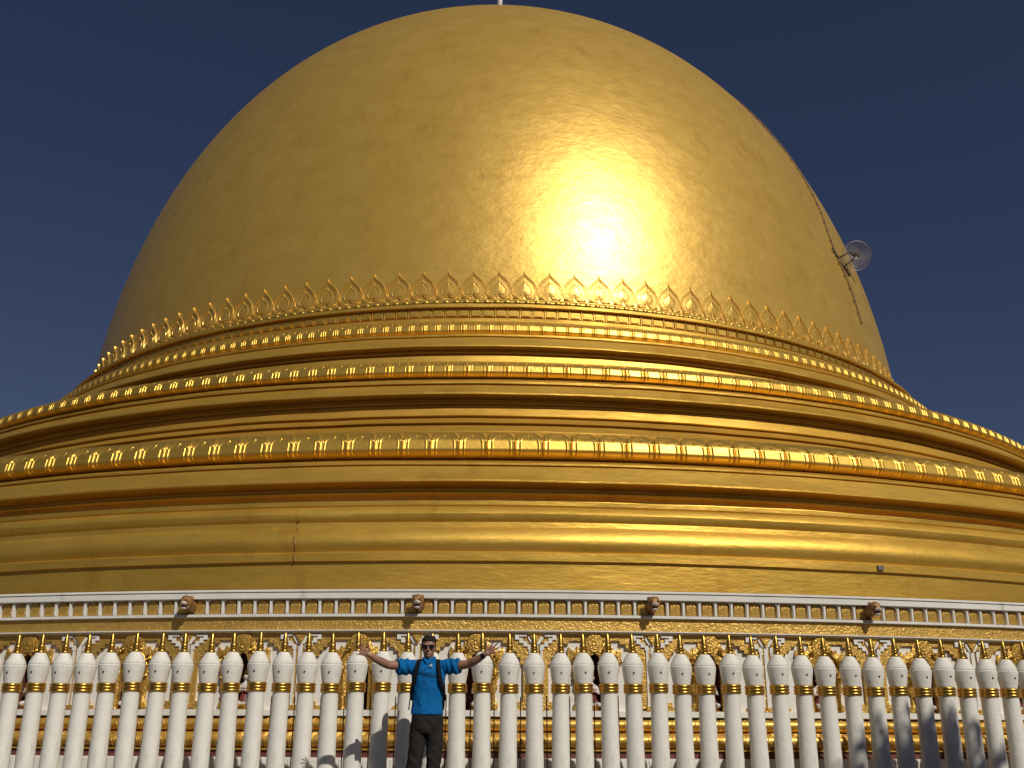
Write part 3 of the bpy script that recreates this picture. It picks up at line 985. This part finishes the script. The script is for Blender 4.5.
# head
hz = 1.607
loft(b, [(hz - .004, HX, -.045, .022, .028, .03), (hz + .008, HX, -.035, .038, .047, .045), (hz + .03, HX, -.02, .055, .068, .055), (hz + .055, HX, -.008, .064, .078, .075), (hz + .085, HX, .0, .070, .082, .092), (hz + .12, HX, .002, .074, .084, .1), (hz + .15, HX, .004, .075, .084, .102), (hz + .18, HX, .006, .071, .078, .097), (hz + .200, HX, .008, .059, .066, .082), (hz + .214, HX, .010, .04, .045, .058), (hz + .222, HX, .012, .015, .018, .02)], 28)
nose = [(HX, -.088, hz + .112, .0085), (HX, -.098, hz + .09, .010), (HX, -.108, hz + .070, .0135)]
chain(b, nose)
for s in (-1, 1):
    ball(b, (HX + s * .012, -.098, hz + .066), .0085)
    ball(b, (HX + s * .033, -.078, hz + .128), .016, 2, (1.4, .8, .5))      # brow
    ball(b, (HX + s * .042, -.066, hz + .078), .02, 2, (1, .8, .9))         # cheek
    ball(b, (HX + s * .077, .006, hz + .098), .022, 2, (.42, .75, 1.35))     # ear
    ball(b, (HX + s * .014, -.086, hz + .038), .008, 2, (1.4, .8, .6))
ball(b, (HX, -.088, hz + .040), .012, 2, (1.6, .7, .5)); ball(b, (HX, -.086, hz + .030), .012, 2, (1.5, .8, .6))
ball(b, (HX, -.074, hz + .008), .018, 2, (1.1, .8, .8))
# arms: left in the picture, then right in the picture
AL = [(-.185, .0, 1.503, .064), (-.30, -.045, 1.510, .054), (-.437, -.12, 1.514, .045), (-.50, -.17, 1.542, .047), (-.565, -.225, 1.571, .038), (-.618, -.265, 1.603, .029)]
AR = [(.185, .0, 1.508, .064), (.32, -.045, 1.518, .054), (.452, -.11, 1.528, .045), (.515, -.16, 1.560, .047), (.575, -.205, 1.590, .038), (.622, -.245, 1.620, .029)]
chain(b, AL); chain(b, AR)
hand(b, (-.628, -.270, 1.608), (-.80, -.22, .42), (.35, 0, .94), -1)
hand(b, (.632, -.250, 1.626), (.80, -.20, .50), (-.42, 0, .90), 1)
for s in (-1, 1):
    chain(b, [(s * .085, 0, .90, .085), (s * .095 - .005, -.01, .70, .070), (s * .104 - .018, -.01, .48, .052), (s * .108 - .021, .01, .36, .052), (s * .115 - .024, .02, .10, .036)])
    chain(b, [(s * .115 - .024, .03, .07, .036), (s * .125 - .024, -.06, .045, .032), (s * .135 - .024, -.14, .035, .028)])
body = remeshed('body', b, M_skin, man, .0048, 3, .5)

# hair
b = bmesh.new()
loft(b, [(hz + .130, HX, .02, .079, .060, .094), (hz + .150, HX, .02, .081, .078, .094), (hz + .168, HX, .016, .083, .097, .100), (hz + .187, HX, .012, .077, .094, .100), (hz + .207, HX, .012, .066, .080, .088), (hz + .222, HX, .012, .050, .060, .065), (hz + .233, HX, .012, .024, .03, .035)], 28)
loft(b, [(hz + .05, HX, .045, .055, .005, .055), (hz + .09, HX, .035, .072, .01, .075), (hz + .13, HX, .03, .0785, .02, .082), (hz + .17, HX, .03, .078, .04, .08)], 28)
for i in range(150):
    a = random.uniform(0, 2 * PI); e = random.uniform(.02, 1.3)
    if sin(a) < -.3 and e < .25: continue
    c_ = Vector((HX + .074 * cos(a) * cos(e), .006 + .088 * sin(a) * cos(e), hz + .170 + .060 * sin(e)))
    ball(b, c_, random.uniform(.006, .015), 1, (1, 1, random.uniform(1, 1.9)))
for s in (-1, 1):
    chain(b, [(HX + s * .072, -.02, hz + .15, .010), (HX + s * .071, -.018, hz + .105, .006)])
remeshed('hair', b, M_hair, man, .0045, 1)
# sunglasses
b = bmesh.new()
for s in (-1, 1):
    pts = []
    for i in range(20):
        t = 2 * PI * i / 20
        k = (abs(cos(t)) ** 3 + abs(sin(t)) ** 3) ** (-1 / 3)
        pts.append((HX + s * .034 + .0295 * cos(t) * k, hz + .110 + .0185 * sin(t) * k - (0.003 if sin(t) < 0 else 0) * s * cos(t)))
    prism(b, pts, -.101 + .0, -.093, bevel=.1)
gl = to_obj('sunglasses', b, M_lens, man, 40)
b = bmesh.new()
tube(b, [(HX - .062, -.097, hz + .124), (HX, -.102, hz + .122), (HX + .062, -.097, hz + .124)], .0035, 6)
for s in (-1, 1):
    tube(b, [(HX + s * .063, -.096, hz + .120), (HX + s * .079, -.05, hz + .118), (HX + s * .080, .01, hz + .114)], .003, 6)
to_obj('frame', b, M_black, gl, 180)

# polo shirt: body tube, sleeves to just above the elbows, collar
b = bmesh.new()
loft(b, [(1.000, 0, 0, .172, .128, .135, 2.3), (1.03, 0, 0, .171, .126, .135, 2.3), (1.10, 0, 0, .163, .122, .125, 2.3), (1.20, 0, 0, .164, .124, .122, 2.3), (1.30, 0, 0, .174, .132, .125, 2.3), (1.38, 0, 0, .186, .134, .13, 2.3), (1.45, 0, .0, .192, .122, .125, 2.2), (1.51, 0, .005, .178, .100, .11), (1.55, 0, .008, .125, .082, .09), (1.578, 0, .01, .078, .068, .072), (1.592, 0, .01, .066, .062, .066)], 40)
for (A0, S) in ((AL, -1), (AR, 1)):
    p0_, p1_ = Vector(A0[0][:3]), Vector(A0[1][:3]); e_ = Vector(A0[2][:3])
    d_ = (e_ - p0_).normalized()
    tube(b, [p0_ - d_ * .06, p0_ + d_ * .05 - Vector((0, 0, .004)), p0_ + d_ * .10 - Vector((0, 0, .006)), p0_ + d_ * .175 - Vector((0, 0, .014))], [.080, .086, .084, .088], 24)
tube(b, [(0, .012, 1.55), (0, .008, 1.585), (0, .004, 1.607)], [.085, .074, .070], 24)
for s in (-1, 1):
    chain(b, [(s * .055, -.045, 1.592, .012), (s * .030, -.085, 1.560, .012), (s * .010, -.108, 1.535, .010)])
for k in range(26):    # soft folds
    a = random.uniform(-1.2, 1.2); z = random.uniform(1.03, 1.40)
    x = .165 * sin(a); y = -.125 * cos(a)
    ln = random.uniform(.04, .10)
    tube(b, [(x, y, z), (x * .9 + random.uniform(-.02, .02), y, z + ln)], [.004, .008], 6)
shirt = remeshed('shirt', b, M_shirt, man, .0055, 4, .5)
nrm_ = [v.normal.copy() for v in shirt.data.vertices]
for v, vn in zip(shirt.data.vertices, nrm_):
    c = v.co
    n_ = noise.noise(Vector((c.x * 9 + 3, c.y * 6, c.z * 5 + c.x * 8))) * .010 + noise.noise(Vector((c.x * 22, c.y * 14, c.z * 17 + 5))) * .005
    if abs(c.x) > .2: n_ += .006 * sin(c.x * 90 + c.z * 30)
    v.co += vn * n_
def chest_y(x, z): return -(.134 * (1 - abs(x / .19) ** 2.3) ** (1 / 2.3)) - .006
def mark(parent, name, strokes, mat, r=.005):
    b = bmesh.new()
    for st_ in strokes:
        pts = [(x, chest_y(x, z) + (.0 if z < 1.46 else .018), z) for x, z in st_]
        tube(b, pts, r, 6)
    return to_obj(name, b, mat, parent, 180)
tx = []      # dark print, too small to read in the photo: two rows of broken strokes
random.seed(11)
for row, (za, x0_, x1_) in enumerate(((1.432, -.10, .045), (1.408, -.055, .095))):
    x = x0_
    while x < x1_:
        w_ = random.uniform(.012, .026)
        tx.append([(x, za), (x + w_ * .5, za + random.uniform(-.008, .010)), (x + w_, za + random.uniform(-.004, .004))])
        x += w_ + .006
mark(shirt, 'chest_print', tx, M_print, .0045)
mark(shirt, 'chest_print', [[(-.10, 1.462), (-.02, 1.466)], [(-.085, 1.448), (-.03, 1.450)], [(.0, 1.396), (.05, 1.392), (.09, 1.396)]], M_print, .003)
mark(shirt, 'logo', [[(.012, 1.500), (.022, 1.518), (.034, 1.524), (.046, 1.518)], [(.020, 1.498), (.034, 1.506), (.052, 1.500)]], M_logo, .0045)

# trousers
b = bmesh.new()
loft(b, [(.80, 0, 0, .165, .10, .12, 2.4), (.86, 0, 0, .176, .118, .135, 2.4), (.95, 0, 0, .176, .122, .135, 2.4), (1.04, 0, 0, .160, .112, .118, 2.4)], 36)
for s in (-1, 1):
    pts = [(s * .088, 0, .88), (s * .093, -.004, .78), (s * .098 - .008, -.008, .66), (s * .104 - .016, -.012, .52), (s * .106 - .020, -.008, .44), (s * .110 - .022, .004, .30), (s * .115 - .024, .018, .08)]
    tube(b, pts, [.096, .094, .089, .082, .080, .078, .074], 24)
    for k in range(9):
        z = random.uniform(.4, .85); x = s * .10 - .012 + random.uniform(-.05, .05)
        tube(b, [(x, -.078, z), (x + random.uniform(-.03, .03), -.082, z + random.uniform(.03, .07))], .006, 6)
trs = remeshed('trousers', b, M_trouser, man, .007, 4, .5)
nrm_ = [v.normal.copy() for v in trs.data.vertices]
for v, vn in zip(trs.data.vertices, nrm_):
    c = v.co
    v.co += vn * (noise.noise(Vector((c.x * 8, c.y * 8, c.z * 10 + c.x * 10))) * .012 + noise.noise(Vector((c.x * 24, c.y * 20, c.z * 26))) * .004)
for s in (-1, 1):
    b = bmesh.new()
    chain(b, [(s * .115 - .024, .045, .045, .045), (s * .125 - .024, -.04, .043, .043), (s * .138 - .024, -.15, .036, .036)])
    sh = remeshed('shoe', b, M_shoe, man, .007, 2)
    for v in sh.data.vertices: v.co.z = max(v.co.z, .004)
# watch
b = bmesh.new()
w0 = Vector(AR[5][:3]); wd = (Vector(AR[5][:3]) - Vector(AR[4][:3])).normalized()
tube(b, [w0 - wd * .034, w0 - wd * .008], [.0335, .0315], 20)
tube(b, [w0 - wd * .021 + Vector((0, -.028, 0)), w0 - wd * .021 + Vector((0, -.040, 0))], .019, 16)
to_obj('watch', b, M_black, man, 40)

# backpack
bp = empty('backpack', (MX, MY, 1.0))
tag(bp, 'black backpack worn by the man, its straps over his blue shirt', 'backpack')
b = bmesh.new()
loft(b, [(.03, 0, .21, .155, .075, .085, 3), (.06, 0, .215, .178, .09, .10, 3), (.25, 0, .215, .186, .09, .115, 3), (.42, 0, .20, .17, .085, .10, 3), (.50, 0, .185, .12, .06, .07, 2.5), (.52, 0, .18, .06, .03, .035)], 32)
to_obj('pack_body', b, M_black, bp, 50)
for s in (-1, 1):
    b = bmesh.new()
    path = [(s * .075, .13, .50), (s * .088, .08, .555), (s * .100, .01, .572), (s * .108, -.06, .548), (s * .117, -.108, .49), (s * .128, -.128, .42), (s * .142, -.122, .34), (s * .168, -.080, .25), (s * .182, .0, .20), (s * .178, .10, .16)]
    N_ = len(path)
    rows = []
    P_ = [Vector(p) for p in path]
    for i, p in enumerate(P_):
        t = (P_[min(i + 1, N_ - 1)] - P_[max(0, i - 1)]).normalized()
        out = Vector((p.x * .35, p.y, 0)) if i not in (1, 2) else Vector((0, 0, 1))
        if i == 3: out = Vector((0, -.6, .8))
        out.normalize(); wv = t.cross(out).normalized(); out = wv.cross(t).normalized()
        hw = .023 if i < 7 else .014
        rows.append([b.verts.new(p + wv * hw * a_ + out * (c_ + .004)) for a_, c_ in ((-1, 0), (-.9, .012), (.9, .012), (1, 0), (.9, -.012), (-.9, -.012))])
    for R0_, R1_ in zip(rows, rows[1:]):
        for k in range(6):
            q = (k + 1) % 6
            face(b, (R0_[k], R0_[q], R1_[q], R1_[k]))
    face(b, rows[0]); face(b, list(reversed(rows[-1])))
    bmesh.ops.recalc_face_normals(b, faces=b.faces)
    to_obj('shoulder_strap', b, M_black, bp, 50)
b = bmesh.new()
tube(b, [(-.172, -.03, .24), (-.19, -.05, .15), (-.195, -.045, .08), (-.200, -.05, .05)], [.007, .007, .007, .010], 6)
to_obj('loose_strap_end', b, M_black, bp, 180)

# ------------------------------------------------------------------ trees out of view: shade tree and added horizon belt
def leaf_cloud(bm, centres, n, size, rnd):
    for _ in range(n):
        c, r = rnd.choice(centres)
        d = Vector((rnd.gauss(0, 1), rnd.gauss(0, 1), rnd.gauss(0, 1))).normalized() * r * rnd.uniform(.35, 1.05)
        p = Vector(c) + Vector((d.x, d.y, d.z * .8))
        a = Vector((rnd.gauss(0, 1), rnd.gauss(0, 1), rnd.gauss(0, .6))).normalized()
        b_ = a.cross(Vector((rnd.gauss(0, 1), rnd.gauss(0, 1), rnd.gauss(0, 1)))).normalized()
        s_ = size * rnd.uniform(.6, 1.3)
        q = [bm.verts.new(p + a * s_), bm.verts.new(p + b_ * s_ * .42), bm.verts.new(p - a * s_), bm.verts.new(p - b_ * s_ * .42)]
        face(bm, q)
rnd = random.Random(5)
tr = empty('shade_tree', (10.1, 2.4, 0))
tag(tr, 'leafy green tree standing in the courtyard beyond the right edge, shading the last posts', 'tree')
b = bmesh.new()
tube(b, [(0, 0, 0), (.1, 0, 1.2), (-.05, .1, 3.0), (0, 0, 4.6)], [.30, .22, .18, .15], 12)
cs = []
for k in range(9):
    a = k * 2 * PI / 9 + .3
    e = Vector((cos(a) * rnd.uniform(1.8, 3.3), sin(a) * rnd.uniform(1.8, 3.3), rnd.uniform(4.8, 7.9)))
    tube(b, [(0, 0, 3.0 + .1 * k), (e.x * .5, e.y * .5, e.z * .75), e], [.11, .07, .03], 8)
    cs.append((e, rnd.uniform(1.2, 1.7)))
cs += [(Vector((3.2, .5, 6.2)), 1.7), (Vector((4.6, .2, 7.6)), 1.7), (Vector((4.2, 0, 5.2)), 1.6), (Vector((2.2, .3, 7.6)), 1.6), (Vector((6.3, 0, 6.6)), 1.8), (Vector((6.6, .3, 8.6)), 1.6), (Vector((5.8, .2, 4.6)), 1.5)]
cs.append((Vector((0, 0, 8.2)), 1.8)); cs.append((Vector((0, 0, 6.4)), 2.0))
to_obj('trunk', b, M_bark, tr, 180)
b = bmesh.new(); leaf_cloud(b, cs, 27000, .14, rnd)
to_obj('crown', b, M_leaf, tr, 0)
b = bmesh.new()
cs = []
for k in range(120):
    a = rad(-100 + 200 * k / 119)
    R_ = rnd.uniform(62, 78)
    cs.append(((R_ * sin(a), 20 - R_ * cos(a), rnd.uniform(2.0, 8.0)), rnd.uniform(3.2, 5.5)))
leaf_cloud(b, cs, 26000, .55, rnd)
tag(to_obj('horizon_block_trees', b, M_leaf, None, 0), 'dark green belt of trees added unseen behind the viewer to block the bright horizon', 'trees', kind='stuff')  # unseen belt, added so the gold reflects less of the bright horizon

# ------------------------------------------------------------------ world, sun, camera
SUN_EL, SUN_AZ = 41.0, 31.0         # azimuth from -Y towards +X
s = Vector((sin(rad(SUN_AZ)) * cos(rad(SUN_EL)), -cos(rad(SUN_AZ)) * cos(rad(SUN_EL)), sin(rad(SUN_EL))))
L = bpy.data.lights.new('sun', 'SUN'); L.energy = 5.0; L.angle = rad(.55); L.color = (1.0, .94, .84)
lo = bpy.data.objects.new('sun', L); link(lo)
lo.rotation_euler = s.to_track_quat('Z', 'Y').to_euler()
W = bpy.data.worlds.new('World'); scene.world = W; W.use_nodes = True
nt = W.node_tree; bg = nt.nodes['Background']
sky = nt.nodes.new('ShaderNodeTexSky'); sky.sky_type = 'NISHITA'; sky.sun_disc = False
sky.sun_elevation = rad(SUN_EL); sky.sun_rotation = math.atan2(s.x, s.y)
sky.altitude = 100; sky.air_density = 1.0; sky.dust_density = .6; sky.ozone_density = 4.5
tint = nt.nodes.new('ShaderNodeMix'); tint.data_type = 'RGBA'; tint.blend_type = 'MULTIPLY'; tint.inputs['Factor'].default_value = 1
tint.inputs[7].default_value = (1.0, .85, .95, 1)
nt.links.new(sky.outputs[0], tint.inputs[6]); nt.links.new(tint.outputs[2], bg.inputs['Color']); bg.inputs['Strength'].default_value = .043

f, p, r, yaw = 1021.2, .33127571, .00456072, .01652326
Fv = Vector((sin(yaw) * cos(p), cos(yaw) * cos(p), sin(p)))
Rv = Vector((cos(yaw), -sin(yaw), 0)); Uv = Rv.cross(Fv)
R2 = Rv * cos(r) + Uv * sin(r); U2 = -Rv * sin(r) + Uv * cos(r)
cam = bpy.data.cameras.new('camera'); co = bpy.data.objects.new('camera', cam); link(co)
M = Matrix(((R2.x, U2.x, -Fv.x, 0), (R2.y, U2.y, -Fv.y, 0), (R2.z, U2.z, -Fv.z, .79), (0, 0, 0, 1)))
co.matrix_world = M
cam.sensor_width = 36; cam.lens = f / 1024 * 36; cam.clip_start = .05; cam.clip_end = 12000
scene.camera = co
vs_ = scene.view_settings
vs_.view_transform = 'Standard'; vs_.look = 'None'; vs_.exposure = -.65; vs_.gamma = 1; vs_.use_curve_mapping = False
scene.render.resolution_x = 1024; scene.render.resolution_y = 768
